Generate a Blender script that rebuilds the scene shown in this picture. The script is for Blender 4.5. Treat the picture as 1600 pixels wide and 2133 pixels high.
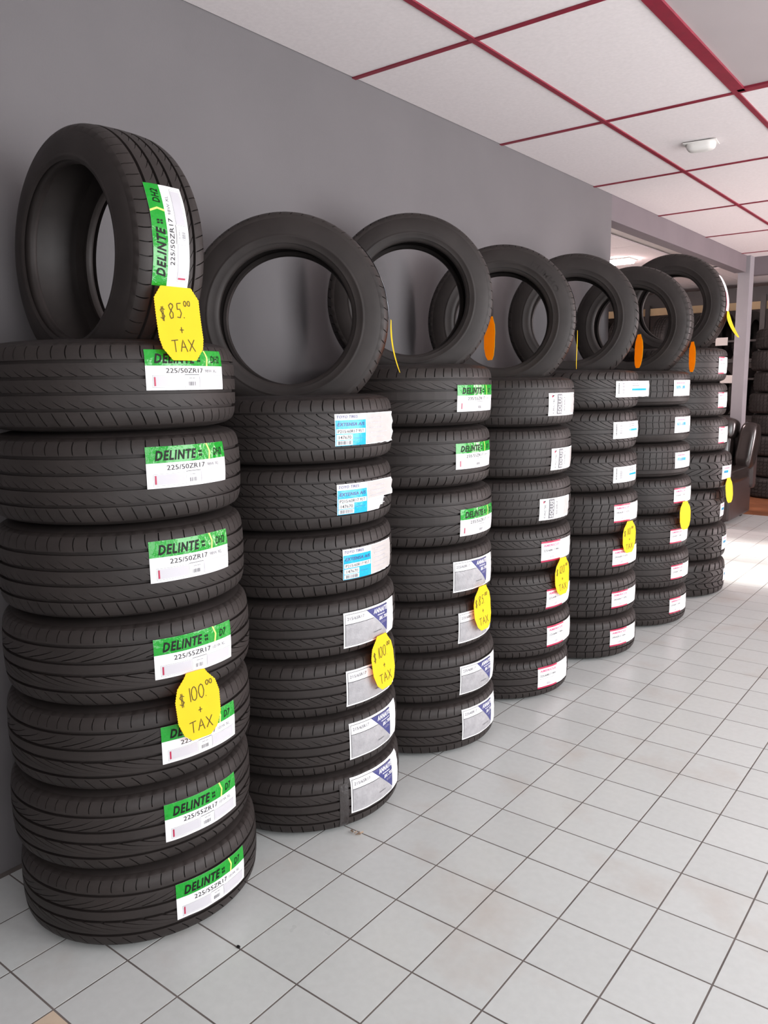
import bpy, bmesh, math, random
import numpy as np
from mathutils import Matrix, Vector

# ------------------------------------------------------------------ scene, camera, light
for _o in list(bpy.data.objects):
    bpy.data.objects.remove(_o)
sc = bpy.context.scene
COL = sc.collection
PI = math.pi
rnd = random.Random(7)

S = 1.45
FPX = 1651.5
YAW, PITCH, ROLL = .6646, -.1599, -.0143
CAM = np.array([1.5767 * S, 0.0, S])
_fw = np.array([-math.sin(YAW) * math.cos(PITCH), math.cos(YAW) * math.cos(PITCH), math.sin(PITCH)])
_r0 = np.array([math.cos(YAW), math.sin(YAW), 0.0])
_u0 = np.cross(_r0, _fw)
_r = _r0 * math.cos(ROLL) + _u0 * math.sin(ROLL)
_u = -_r0 * math.sin(ROLL) + _u0 * math.cos(ROLL)

def project(P):
    d = np.asarray(P, float) - CAM
    z = d @ _fw
    return 800 + FPX * (d @ _r) / z, 1066.5 - FPX * (d @ _u) / z, z

cd = bpy.data.cameras.new('camera')
cd.sensor_fit = 'VERTICAL'
cd.sensor_height = 36.0
cd.lens = FPX / 2133 * 36.0
cd.clip_start = .02
cam = bpy.data.objects.new('camera', cd)
m = Matrix.Identity(4)
for i in range(3):
    m[i][0], m[i][1], m[i][2], m[i][3] = _r[i], _u[i], -_fw[i], CAM[i]
cam.matrix_world = m
COL.objects.link(cam)
sc.camera = cam

w = bpy.data.worlds.new('world')
sc.world = w
w.use_nodes = True
w.node_tree.nodes['Background'].inputs[0].default_value = (.75, .85, 1, 1)
w.node_tree.nodes['Background'].inputs[1].default_value = .6

def area(name, loc, size, energy, aim, color, spread=PI):
    """rectangular light, size = (across, upward), shining along aim"""
    l = bpy.data.lights.new(name, 'AREA')
    l.shape = 'RECTANGLE'
    l.size, l.size_y = size
    l.energy = energy
    l.color = color
    l.spread = spread
    o = bpy.data.objects.new(name, l)
    o.location = loc
    o.rotation_euler = (-Vector(aim)).to_track_quat('Z', 'Y').to_euler()
    COL.objects.link(o)
    return o

RX = 4.6        # storefront wall with the windows, right of the camera
# daylight of the three storefront windows and of the two panes of the glazed entrance
WIN = [(-2.3, 1.0), (1.6, 4.9), (7.5, 9.1)]
PANES = [(6.12, 6.46), (6.98, 7.32)]
WZ = (.35, 2.45)
for (a, b), en, c in zip(WIN, (100, 195, 285), ((.99, .985, 1), (.99, .985, 1), (1, .85, .86))):
    area('window_daylight', (RX + .1, (a + b) / 2, sum(WZ) / 2), (b - a, WZ[1] - WZ[0]), en, (-1, 0, 0), c)
for a, b in PANES:
    area('door_sunlight', (RX + .1, (a + b) / 2, 1.3), (b - a, 2.2), 34, (-1, 0, -.36), (1, .95, .9), math.radians(14))
sc.view_settings.view_transform = 'Standard'
sc.view_settings.look = 'None'
sc.view_settings.exposure = 0.12
sc.view_settings.gamma = 1.0
sc.view_settings.use_curve_mapping = False
sc.cycles.use_denoising = True
sc.cycles.max_bounces = 8

# ------------------------------------------------------------------ materials
def mat(name, col, rough=.5, spec=.5, metal=0.0, noise=None, bump=None, trans=0.0, coat=0.0, rand=0.0, emit=None):
    mt = bpy.data.materials.new(name)
    mt.use_nodes = True
    nt = mt.node_tree
    b = nt.nodes['Principled BSDF']
    b.inputs['Base Color'].default_value = (*col, 1)
    b.inputs['Roughness'].default_value = rough
    b.inputs['Specular IOR Level'].default_value = spec
    b.inputs['Metallic'].default_value = metal
    if coat:
        b.inputs['Coat Weight'].default_value = coat
        b.inputs['Coat Roughness'].default_value = .15
    if emit:
        b.inputs['Emission Color'].default_value = (*emit[0], 1)
        b.inputs['Emission Strength'].default_value = emit[1]
    tc = nt.nodes.new('ShaderNodeTexCoord')
    src = None
    if noise:                      # (scale, amount, detail)
        n = nt.nodes.new('ShaderNodeTexNoise')
        n.inputs['Scale'].default_value = noise[0]
        n.inputs['Detail'].default_value = noise[2]
        nt.links.new(tc.outputs['Object'], n.inputs['Vector'])
        r = nt.nodes.new('ShaderNodeMapRange')
        r.inputs['From Min'].default_value = .3
        r.inputs['From Max'].default_value = .7
        r.inputs['To Min'].default_value = 1 - noise[1]
        r.inputs['To Max'].default_value = 1 + noise[1]
        nt.links.new(n.outputs['Fac'], r.inputs['Value'])
        src = r.outputs['Result']
    if rand:
        oi = nt.nodes.new('ShaderNodeObjectInfo')
        r = nt.nodes.new('ShaderNodeMapRange')
        r.inputs['To Min'].default_value = 1 - rand
        r.inputs['To Max'].default_value = 1 + rand
        nt.links.new(oi.outputs['Random'], r.inputs['Value'])
        if src:
            mm = nt.nodes.new('ShaderNodeMath')
            mm.operation = 'MULTIPLY'
            nt.links.new(src, mm.inputs[0])
            nt.links.new(r.outputs['Result'], mm.inputs[1])
            src = mm.outputs[0]
        else:
            src = r.outputs['Result']
    if src:
        vm = nt.nodes.new('ShaderNodeVectorMath')
        vm.operation = 'SCALE'
        vm.inputs[0].default_value = col
        nt.links.new(src, vm.inputs['Scale'])
        nt.links.new(vm.outputs[0], b.inputs['Base Color'])
    if bump:                       # (scale, strength, distance)
        n = nt.nodes.new('ShaderNodeTexNoise')
        n.inputs['Scale'].default_value = bump[0]
        n.inputs['Detail'].default_value = 3
        nt.links.new(tc.outputs['Object'], n.inputs['Vector'])
        bp = nt.nodes.new('ShaderNodeBump')
        bp.inputs['Strength'].default_value = bump[1]
        bp.inputs['Distance'].default_value = bump[2]
        nt.links.new(n.outputs['Fac'], bp.inputs['Height'])
        nt.links.new(bp.outputs[0], b.inputs['Normal'])
    if trans:
        t = nt.nodes.new('ShaderNodeBsdfTranslucent')
        t.inputs[0].default_value = (min(1, col[0] * 1.05), col[1] * .5, col[2] * .2, 1)
        mx = nt.nodes.new('ShaderNodeMixShader')
        mx.inputs[0].default_value = trans
        out = nt.nodes['Material Output']
        nt.links.new(b.outputs[0], mx.inputs[1])
        nt.links.new(t.outputs[0], mx.inputs[2])
        nt.links.new(mx.outputs[0], out.inputs[0])
    return mt

M = {
    'rubber': mat('black_rubber', (.026, .0213, .0200), .52, .24, noise=(9, .22, 4), bump=(160, .12, .001)),
    'tread': mat('tread_rubber', (.027, .0220, .0205), .5, .26, noise=(6, .2, 4), bump=(220, .15, .001)),
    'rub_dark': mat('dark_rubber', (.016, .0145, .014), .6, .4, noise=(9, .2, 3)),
    'wall': mat('grey_wall_paint', (.135, .127, .131), .75, .3, noise=(2.2, .04, 3), bump=(130, .1, .002)),
    'beam': mat('mauve_beam_paint', (.15, .128, .138), .7, .3, noise=(3, .05, 2)),
    'post': mat('grey_post_paint', (.24, .23, .245), .6, .4, noise=(4, .04, 2)),
    'white_wall': mat('off_white_wall', (.62, .59, .57), .8, .3, noise=(2, .04, 2)),
    'dark_wall': mat('dark_back_wall', (.09, .075, .07), .8, .3, noise=(2, .15, 3)),
    'grout': mat('grey_brown_grout', (.145, .127, .118), .9, .15, noise=(7, .25, 3)),
    'ctile': mat('ceiling_board', (.74, .69, .69), .9, .2, noise=(60, .035, 4), bump=(300, .25, .001), rand=.02),
    'red': mat('red_grid_paint', (.22, .012, .03), .45, .5, noise=(20, .12, 2)),
    'diffuser': mat('light_diffuser', (.42, .37, .375), .5, .4, noise=(3, .03, 2)),
    'plastic': mat('white_plastic', (.75, .73, .70), .4, .5),
    'paper': mat('white_paper', (.80, .80, .81), .4, .4, noise=(40, .02, 3), bump=(45, .45, .003)),
    'paper_grey': mat('worn_paper', (.46, .43, .415), .5, .3, noise=(30, .06, 4), bump=(60, .35, .002)),
    'silver': mat('silver_print', (.33, .325, .335), .3, .4, noise=(25, .1, 3), bump=(30, 1.0, .006)),
    'green': mat('green_print', (.004, .27, .018), .18, .5, bump=(38, .9, .004)),
    'lime': mat('lime_print', (.68, .8, .16), .4, .5),
    'black': mat('black_print', (.006, .0055, .0055), .5, .2),
    'grey': mat('grey_print', (.17, .17, .18), .5, .3),
    'lgrey': mat('pale_grey_print', (.52, .51, .54), .5, .3),
    'cyan': mat('cyan_print', (.0, .36, .62), .22, .4, bump=(40, .6, .003)),
    'navy': mat('navy_print', (.035, .04, .17), .3, .5, bump=(50, .3, .003)),
    'magenta': mat('magenta_print', (.40, .012, .06), .35, .5),
    'pink': mat('pink_print', (.75, .10, .22), .4, .5),
    'yellow': mat('yellow_card', (.98, .90, .03), .6, .3, noise=(20, .02, 2), trans=.5),
    'ink': mat('marker_ink', (.06, .035, .004), .6, .3),
    'leather': mat('black_leather', (.016, .012, .011), .22, .7, noise=(8, .2, 3), bump=(120, .25, .001)),
    'leather2': mat('brown_black_leather', (.032, .022, .021), .38, .5, noise=(6, .2, 3)),
    'steel': mat('dark_steel', (.05, .05, .05), .4, .5, metal=.6),
    'tan': mat('tan_beam', (.42, .31, .18), .6, .3, noise=(5, .1, 2)),
    'wood': mat('red_brown_wood', (.26, .105, .05), .35, .5, noise=(5, .2, 4), rand=.15),
    'tape': mat('clear_tape', (.035, .03, .029), .1, .6, bump=(60, .5, .004)),
    'glass_frame': mat('window_frame_metal', (.30, .30, .31), .4, .5, metal=.5),
    'lamp': mat('fluorescent_tube', (1, 1, 1), .5, .5, emit=((1, .76, .74), 85.0)),
    'bits': mat('torn_brown_scrap', (.35, .26, .19), .8, .2),
}

def tile_mat(name, col, rand):
    mt = mat(name, col, .28, .5, rand=rand)
    nt = mt.node_tree
    b = nt.nodes['Principled BSDF']
    geo = nt.nodes.new('ShaderNodeNewGeometry')
    n1 = nt.nodes.new('ShaderNodeTexNoise'); n1.inputs['Scale'].default_value = 45; n1.inputs['Detail'].default_value = 4
    n2 = nt.nodes.new('ShaderNodeTexNoise'); n2.inputs['Scale'].default_value = 2.6; n2.inputs['Detail'].default_value = 5
    nt.links.new(geo.outputs['Position'], n1.inputs['Vector'])
    nt.links.new(geo.outputs['Position'], n2.inputs['Vector'])
    r1 = nt.nodes.new('ShaderNodeMapRange'); r1.inputs['From Min'].default_value = .35; r1.inputs['From Max'].default_value = .65
    r1.inputs['To Min'].default_value = .975; r1.inputs['To Max'].default_value = 1.02
    nt.links.new(n1.outputs['Fac'], r1.inputs['Value'])
    old = b.inputs['Base Color'].links[0].from_socket
    sc1 = nt.nodes.new('ShaderNodeVectorMath'); sc1.operation = 'SCALE'
    nt.links.new(old, sc1.inputs[0]); nt.links.new(r1.outputs[0], sc1.inputs['Scale'])
    r2 = nt.nodes.new('ShaderNodeMapRange'); r2.inputs['From Min'].default_value = .56; r2.inputs['From Max'].default_value = .76
    r2.inputs['To Min'].default_value = 0; r2.inputs['To Max'].default_value = .42
    nt.links.new(n2.outputs['Fac'], r2.inputs['Value'])
    mx = nt.nodes.new('ShaderNodeMix'); mx.data_type = 'RGBA'
    mx.inputs[7].default_value = (.40, .30, .24, 1)
    nt.links.new(r2.outputs[0], mx.inputs[0]); nt.links.new(sc1.outputs[0], mx.inputs[6])
    nt.links.new(mx.outputs[2], b.inputs['Base Color'])
    r3 = nt.nodes.new('ShaderNodeMapRange'); r3.inputs['To Min'].default_value = .22; r3.inputs['To Max'].default_value = .42
    nt.links.new(n2.outputs['Fac'], r3.inputs['Value'])
    nt.links.new(r3.outputs[0], b.inputs['Roughness'])
    bp = nt.nodes.new('ShaderNodeBump'); bp.inputs['Strength'].default_value = .06; bp.inputs['Distance'].default_value = .002
    nt.links.new(n1.outputs['Fac'], bp.inputs['Height']); nt.links.new(bp.outputs[0], b.inputs['Normal'])
    return mt
M['ftile'] = tile_mat('grey_floor_tile', (.535, .555, .545), .025)
M['ftile_beige'] = tile_mat('beige_floor_tile', (.62, .50, .38), .02)

# ------------------------------------------------------------------ mesh helpers
def link(o, parent=None):
    COL.objects.link(o)
    if parent is not None:
        o.parent = parent
    return o

def mesh_obj(name, me, material, parent=None):
    o = bpy.data.objects.new(name, me)
    if material is not None and not me.materials:
        me.materials.append(M[material])
    return link(o, parent)

def pymesh(name, v, f, smooth=None):
    me = bpy.data.meshes.new(name)
    me.from_pydata([tuple(map(float, p)) for p in v], [], f)
    me.validate()
    if smooth is not None:
        me.shade_smooth()
        me.set_sharp_from_angle(angle=math.radians(smooth))
    me.update()
    return me

def tag(o, label=None, cat=None, group=None, kind=None):
    if label: o['label'] = label
    if cat: o['category'] = cat
    if group: o['group'] = group
    if kind: o['kind'] = kind
    return o

def empty(name, loc, rz=0.0):
    o = bpy.data.objects.new(name, None)
    o.empty_display_size = .1
    o.location = loc
    o.rotation_euler = (0, 0, rz)
    return link(o)

def boxes_mesh(name, bl, bevel=0.0):
    """several axis-aligned boxes ((x0,x1),(y0,y1),(z0,z1)) as one mesh"""
    bm = bmesh.new()
    for (x0, x1), (y0, y1), (z0, z1) in bl:
        vs = [bm.verts.new(p) for p in ((x0, y0, z0), (x1, y0, z0), (x1, y1, z0), (x0, y1, z0), (x0, y0, z1), (x1, y0, z1), (x1, y1, z1), (x0, y1, z1))]
        for q in ((3, 2, 1, 0), (4, 5, 6, 7), (0, 1, 5, 4), (1, 2, 6, 5), (2, 3, 7, 6), (3, 0, 4, 7)):
            bm.faces.new([vs[k] for k in q])
    if bevel:
        bmesh.ops.bevel(bm, geom=bm.edges[:], offset=bevel, segments=2, affect='EDGES', profile=.6)
    me = bpy.data.meshes.new(name)
    bm.to_mesh(me)
    bm.free()
    return me

def boxes(name, bl, material, parent=None, bevel=0.0):
    return mesh_obj(name, boxes_mesh(name, bl, bevel), material, parent)

def pillow(name, half, exp, material, parent=None, loc=(0, 0, 0), rot=(0, 0, 0), n=20, fn=None):
    """superellipsoid cushion"""
    v, f = [], []
    def sp(c, e): return math.copysign(abs(c) ** e, c)
    for i in range(n + 1):
        ph = -PI / 2 + PI * i / n
        for j in range(2 * n):
            th = PI * j / n
            p = [half[0] * sp(math.cos(ph), exp) * sp(math.cos(th), exp), half[1] * sp(math.cos(ph), exp) * sp(math.sin(th), exp), half[2] * sp(math.sin(ph), exp)]
            if fn: p = fn(*p)
            v.append(p)
    for i in range(n):
        for j in range(2 * n):
            k = (j + 1) % (2 * n)
            f.append((i * 2 * n + j, i * 2 * n + k, (i + 1) * 2 * n + k, (i + 1) * 2 * n + j))
    o = mesh_obj(name, pymesh(name, v, f, 60), material, parent)
    o.location = loc
    o.rotation_euler = rot
    return o

def tube(name, pts, rad, material, parent=None, n=8):
    v, f = [], []
    P = [Vector(p) for p in pts]
    for i, p in enumerate(P):
        d = (P[min(i + 1, len(P) - 1)] - P[max(i - 1, 0)]).normalized()
        a = d.orthogonal().normalized(); b = d.cross(a)
        for k in range(n):
            t = 2 * PI * k / n
            v.append(p + (a * math.cos(t) + b * math.sin(t)) * rad)
    for i in range(len(P) - 1):
        for k in range(n):
            f.append((i * n + k, i * n + (k + 1) % n, (i + 1) * n + (k + 1) % n, (i + 1) * n + k))
    f.append(tuple(range(n - 1, -1, -1))); f.append(tuple((len(P) - 1) * n + k for k in range(n)))
    return mesh_obj(name, pymesh(name, v, f, 50), material, parent)

def struct(o, label):
    return tag(o, label, None, None, 'structure')

# ------------------------------------------------------------------ text shapes (made while the scene is still small)
_TXT = {}
def text2d(body, bold=0.0, shear=0.0):
    """flat letter mesh of height 1 (cap height), origin bottom left -> (verts Nx2, faces, width)"""
    key = (body, bold, shear)
    if key in _TXT: return _TXT[key]
    cu = bpy.data.curves.new('t', 'FONT')
    cu.body = body; cu.size = 1.0; cu.resolution_u = 2; cu.offset = bold; cu.shear = shear; cu.space_character = 1.0 + bold * 5
    ob = bpy.data.objects.new('t', cu)
    COL.objects.link(ob)
    dg = bpy.context.evaluated_depsgraph_get()
    me = bpy.data.meshes.new_from_object(ob.evaluated_get(dg))
    v = np.array([p.co[:2] for p in me.vertices]) if len(me.vertices) else np.zeros((0, 2))
    f = [tuple(p.vertices) for p in me.polygons]
    bpy.data.objects.remove(ob); bpy.data.curves.remove(cu); bpy.data.meshes.remove(me)
    mn, mx = v.min(0), v.max(0)
    v = (v - mn) / (mx[1] - mn[1])
    _TXT[key] = (v, f, float(v[:, 0].max()))
    return _TXT[key]

for _a in (('DELINTE', .034, .25), ('DH2', .014, .2), ('D7', .014, .2), ('225/50ZR17', 0, 0), ('225/55ZR17', 0, 0), ('235/55ZR17', 0, 0), ('98W XL', 0, 0), ('101W XL', 0, 0), ('103W XL', 0, 0),
           ('TOYO TIRES', .02, .2), ('EXTENSA A/S', .02, .25), ('P215/60R17 95T', 0, 0), ('147670', 0, 0), ('ANNAITE', .034, .2), ('BK-700', .02, .2), ('215/65R17', .01, 0), ('225/60R17', .01, 0),
           ('KUMHO TIRE', .0, 0), ('SOLUS', .02, .1), ('AMERICUS', .018, .15), ('225/60R17 99H', 0, 0), ('245/65R17 107H', 0, 0), ('235/65R17 104H', 0, 0), ('KUMHO', .02, 0)):
    text2d(*_a)

# ------------------------------------------------------------------ setting
CH = 2.717          # ceiling height
WALL_END = 5.53     # the long grey wall ends here, then the opening with its header
POST_Y = (9.12, 9.28)
FAR_Y = 13.2
TS = .2023
TX0, TY0 = .8314, 1.2240

floor = boxes('floor', [((-4, RX + .4), (-3.2, FAR_Y), (-.12, -.0006))], 'grout')
struct(floor, 'floor of grey square tiles with thin dark grout')

g = .0024
def tile_mesh(name):
    h = TS / 2 - g
    b = .0001
    v = [(-h, -h, -.008), (h, -h, -.008), (h, h, -.008), (-h, h, -.008), (-h, -h, -b), (h, -h, -b), (h, h, -b), (-h, h, -b),
         (-h + b, -h + b, 0), (h - b, -h + b, 0), (h - b, h - b, 0), (-h + b, h - b, 0)]
    f = [(8, 9, 10, 11)] + [(k, (k + 1) % 4, 4 + (k + 1) % 4, 4 + k) for k in range(4)] + [(4 + k, 4 + (k + 1) % 4, 8 + (k + 1) % 4, 8 + k) for k in range(4)]
    return v, f
_tv, _tf = tile_mesh('floor_tile')
tme = pymesh('floor_tile', _tv, _tf); tme.materials.append(M['ftile'])
tme2 = pymesh('floor_tile_beige', _tv, _tf); tme2.materials.append(M['ftile_beige'])
STK = {1: (.365, 1.262), 2: (.372, 1.937), 3: (.366, 2.622), 4: (.376, 3.317), 5: (.432, 4.031), 6: (.478, 4.769), 7: (.475, 5.572)}
cand, rest = [], []
for i in range(-24, 19):
    for j in range(-21, 40):
        x, y = TX0 + (i + .5) * TS, TY0 + (j + .5) * TS
        if y > 9.1 or (x < .05 and y < WALL_END + .05) or x > RX or x < -3.9: continue
        c = [(x + a * TS / 2, y + b * TS / 2, 0) for a, b in ((-1, -1), (1, -1), (1, 1), (-1, 1))]
        if (np.array([x, y, 0]) - CAM) @ _fw > .3:
            q = [project(p) for p in c]
            inside = any(-5 < a < 1605 and -5 < b < 2138 for a, b, _ in q)
            hid = any((x - s[0]) ** 2 + (y - s[1]) ** 2 < .30 ** 2 for s in STK.values()) or (x < .2 and y > 1.4)
            ar = abs(sum(q[k][0] * q[(k + 1) % 4][1] - q[(k + 1) % 4][0] * q[k][1] for k in range(4))) / 2
            if inside and not hid:
                cand.append((ar, x, y)); continue
        rest.append((x, y))
cand.sort(reverse=True)
for ar, x, y in cand[:300]:
    beige = abs(x - .73) < .08 and abs(y - .718) < .08
    o = bpy.data.objects.new('floor_tile', tme2 if beige else tme)
    o.location = (x, y, rnd.uniform(-.00012, .00012))
    link(o, floor)
    if beige: o['label'] = 'beige replacement floor tile'
rest += [(x, y) for _, x, y in cand[300:]]
v, f = [], []
for x, y in rest:
    k = len(v)
    v += [(a + x, b + y, c) for a, b, c in _tv]
    f += [tuple(k + q for q in p) for p in _tf]
o = mesh_obj('floor_tile', pymesh('floor_tiles_rest', v, f), 'ftile', floor)
o['kind'] = 'stuff'
# wooden boards beyond the post
for k in range(14):
    for q in range(3):
        y0 = 9.1 + k * .14
        x0 = -3.9 + q * 2.8
        boxes('floor_board', [((x0, x0 + 2.795), (y0 + .0015, y0 + .1385), (-.01, .001))], 'wood', floor)

wl = boxes('wall_left', [((-.11, 0), (-3.2, WALL_END), (0, CH + .06))], 'wall')
struct(wl, 'long plain grey painted wall behind the tire stacks')
t1 = boxes('trim_1', [((-.11, 0), (WALL_END, POST_Y[0]), (2.553, CH + .06))], 'beam')
struct(t1, 'mauve grey header beam running on from the grey wall')
t2 = boxes('trim_2', [((-.08, RX), (POST_Y[1], POST_Y[1] + .11), (2.535, CH + .06))], 'beam')
struct(t2, 'mauve grey cross beam over the wooden floor')
t3 = boxes('trim_3', [((-.078, .042), POST_Y, (0, CH + .05))], 'post', bevel=.004)
struct(t3, 'square grey post under the corner of the beams')
wr = []
OPEN = sorted([(a, b, WZ[0], WZ[1]) for a, b in WIN] + [(a, b, .12, 2.45) for a, b in PANES])
ys = [-3.2] + [q for a in OPEN for q in a[:2]] + [FAR_Y]
for k in range(0, len(ys), 2): wr.append(((RX, RX + .15), (ys[k], ys[k + 1]), (0, CH + .06)))
for a, b, za, zb in OPEN: wr += [((RX, RX + .15), (a, b), (0, za)), ((RX, RX + .15), (a, b), (zb, CH + .06))]
struct(boxes('wall_right', wr, 'white_wall'), 'off-white storefront wall with three wide windows')
for n, (a, b) in enumerate(WIN):
    fr = boxes('window_%d' % (n + 1), [((RX + .02, RX + .08), (a, a + .05), WZ), ((RX + .02, RX + .08), (b - .05, b), WZ), ((RX + .02, RX + .08), (a, b), (WZ[0], WZ[0] + .05)),
               ((RX + .02, RX + .08), (a, b), (WZ[1] - .05, WZ[1])), ((RX + .02, RX + .08), ((a + b) / 2 - .025, (a + b) / 2 + .025), WZ)], 'glass_frame')
    struct(fr, 'metal frame of a wide storefront window')
struct(boxes('wall_back', [((-.11, RX + .15), (-3.35, -3.2), (0, CH + .06))], 'white_wall'), 'off-white wall opposite the wooden floor')
struct(boxes('wall_far', [((-4.1, RX + .15), (FAR_Y, FAR_Y + .1), (0, CH + .06))], 'dark_wall'), 'dark wall behind the far tire racks')
struct(boxes('wall_side', [((-4.1, -4.0), (5.4, FAR_Y), (0, CH + .06)), ((-4.0, -.11), (5.4, 5.5), (0, CH + .06))], 'white_wall'), 'off-white walls of the side room')

ceil = boxes('ceiling', [((-4.1, RX + .15), (-3.35, FAR_Y + .1), (CH + .03, CH + .09))], 'white_wall')
struct(ceil, 'suspended ceiling of pale boards in a dark red grid')
gx = [0.0, .587] + [.587 + .6165 * k for k in range(1, 7)]
gx = [q for q in gx if q < RX] + [RX]
gy = [2.755 + 1.234 * k for k in range(-5, 6)]
gy = [-3.2] + [q for q in gy if q > -3.1 and q < 9.2] + [POST_Y[1]]
LIGHT_CELL = (2, gy.index(min(gy, key=lambda q: abs(q - 2.755))))
def board(x0, x1, y0, y1):
    boxes('ceiling_tile', [((x0 + .004, x1 - .004), (y0 + .004, y1 - .004), (CH + .004, CH + .018))], 'ctile', ceil)
for a in range(len(gx) - 1):
    for b in range(len(gy) - 1):
        if (a, b) == LIGHT_CELL: continue
        board(gx[a], gx[a + 1], gy[b], gy[b + 1])
for q in gx[1:-1]:
    boxes('grid_runner', [((q - .012, q + .012), (gy[0], gy[-1]), (CH - .002, CH + .006)), ((q - .0015, q + .0015), (gy[0], gy[-1]), (CH + .006, CH + .029))], 'red', ceil)
for b in range(1, len(gy) - 1):
    for a in range(len(gx) - 1):
        x0 = gx[a] + (.012 if a else 0)
        boxes('grid_tee', [((x0, gx[a + 1] - .012), (gy[b] - .012, gy[b] + .012), (CH - .001, CH + .006))], 'red', ceil)
# side room and far room ceiling: boards with hardly visible joints
for a in range(-7, 8):
    for b in range(0, 7):
        x0, y0 = a * .61, 5.5 + b * 1.1
        if x0 + .61 > -.05 and y0 < 9.35: continue
        boxes('ceiling_tile', [((x0 + .003, x0 + .607), (y0 + .003, y0 + 1.097), (CH + .004, CH + .018))], 'ctile', ceil)

# unlit light panel in the ceiling grid
a, b = LIGHT_CELL
lx0, lx1, ly0, ly1 = gx[a] + .012, gx[a + 1] - .012, gy[b] + .012, gy[b + 1] - .012
lp = empty('ceiling_light_panel', ((lx0 + lx1) / 2, (ly0 + ly1) / 2, CH))
tag(lp, 'unlit ceiling light panel in a broad red frame', 'ceiling light')
hx, hy = (lx1 - lx0) / 2, (ly1 - ly0) / 2
boxes('frame', [((-hx, -hx + .03), (-hy, hy), (-.002, .02)), ((hx - .03, hx), (-hy, hy), (-.002, .02)), ((-hx, hx), (-hy, -hy + .03), (-.002, .02)), ((-hx, hx), (hy - .03, hy), (-.002, .02))], 'red', lp)
boxes('diffuser', [((-hx + .03, hx - .03), (-hy + .03, hy - .03), (.008, .014))], 'diffuser', lp)

# white detector on the ceiling
dt = empty('ceiling_detector', (.85, 4.67, CH - .001))
tag(dt, 'small white plastic detector on a ceiling board', 'detector')
def half_dome(x, y, z): return (x, y, min(z, 0.0))
pillow('cover', (.075, .05, .042), .55, 'plastic', dt, (0, 0, 0), fn=half_dome)
boxes('mounting_plate', [((-.085, .085), (-.058, .058), (-.004, .0))], 'plastic', dt, bevel=.0015)
dt.rotation_euler = (0, 0, .12)

# lamp of the side room
fl = empty('fluorescent_lamp', (-1.56, 8.46, CH + .004))
tag(fl, 'lit white fluorescent lamp on the side room ceiling', 'lamp')
boxes('housing', [((-.6, .6), (-.12, .12), (-.012, .0))], 'plastic', fl)
boxes('tube_cover', [((-.58, .58), (-.10, .10), (-.04, -.012))], 'lamp', fl, bevel=.012)

# ------------------------------------------------------------------ tires
RIM = .2145
def prof_r(R, W):
    tab = [(-.5, .074), (-.485, .050), (-.462, .029), (-.43, .0155), (-.39, .0085), (-.33, .0042), (-.2, .0012), (0, 0), (.2, .0012), (.33, .0042), (.39, .0085), (.43, .0155), (.462, .029), (.485, .050), (.5, .074)]
    xs = [t[0] * W for t in tab]; ys_ = [R - t[1] for t in tab]
    return lambda a: float(np.interp(a, xs, ys_))

DEPTH = .009
def taper(t):          # t=|a|/W
    return float(np.interp(t, [.395, .455], [1, 0]))

def carcass_mesh(R, W, n=120):
    pr = prof_r(R, W)
    P = []
    for t in np.linspace(-.462, .462, 33): P.append((pr(t * W) - DEPTH * taper(abs(t)), t * W))
    def side(s):
        q = [(.485, R - .050), (.497, R - .066), (.5, R - .076), (.5, R - .080), (.505, R - .082), (.505, R - .085), (.499, R - .087)]
        mid = RIM + (R - .087 - RIM) * .45
        q += [(.485, mid), (.462, RIM + .034), (.455, RIM + .030), (.452, RIM + .027), (.456, RIM + .022), (.448, RIM + .012), (.43, RIM + .003), (.41, RIM), (.36, RIM), (.335, RIM + .004), (.34, RIM + .015), (.40, mid)]
        q += [(.435, R - .075), (.42, R - .045), (.37, R - .026)]
        return [(r_, s * t * W) for t, r_ in q]
    P = P + side(1) + [(R - .020, .25 * W), (R - .018, 0), (R - .020, -.25 * W)] + side(-1)[::-1]
    v, f = [], []
    m_ = len(P)
    for i in range(n):
        c, s = math.cos(2 * PI * i / n), math.sin(2 * PI * i / n)
        v += [(r_ * c, r_ * s, a) for r_, a in P]
    for i in range(n):
        k = (i + 1) % n
        for j in range(m_):
            q = (j + 1) % m_
            f.append((i * m_ + j, k * m_ + j, k * m_ + q, i * m_ + q))
    return pymesh('tire_carcass', v, f, 40)

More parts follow.
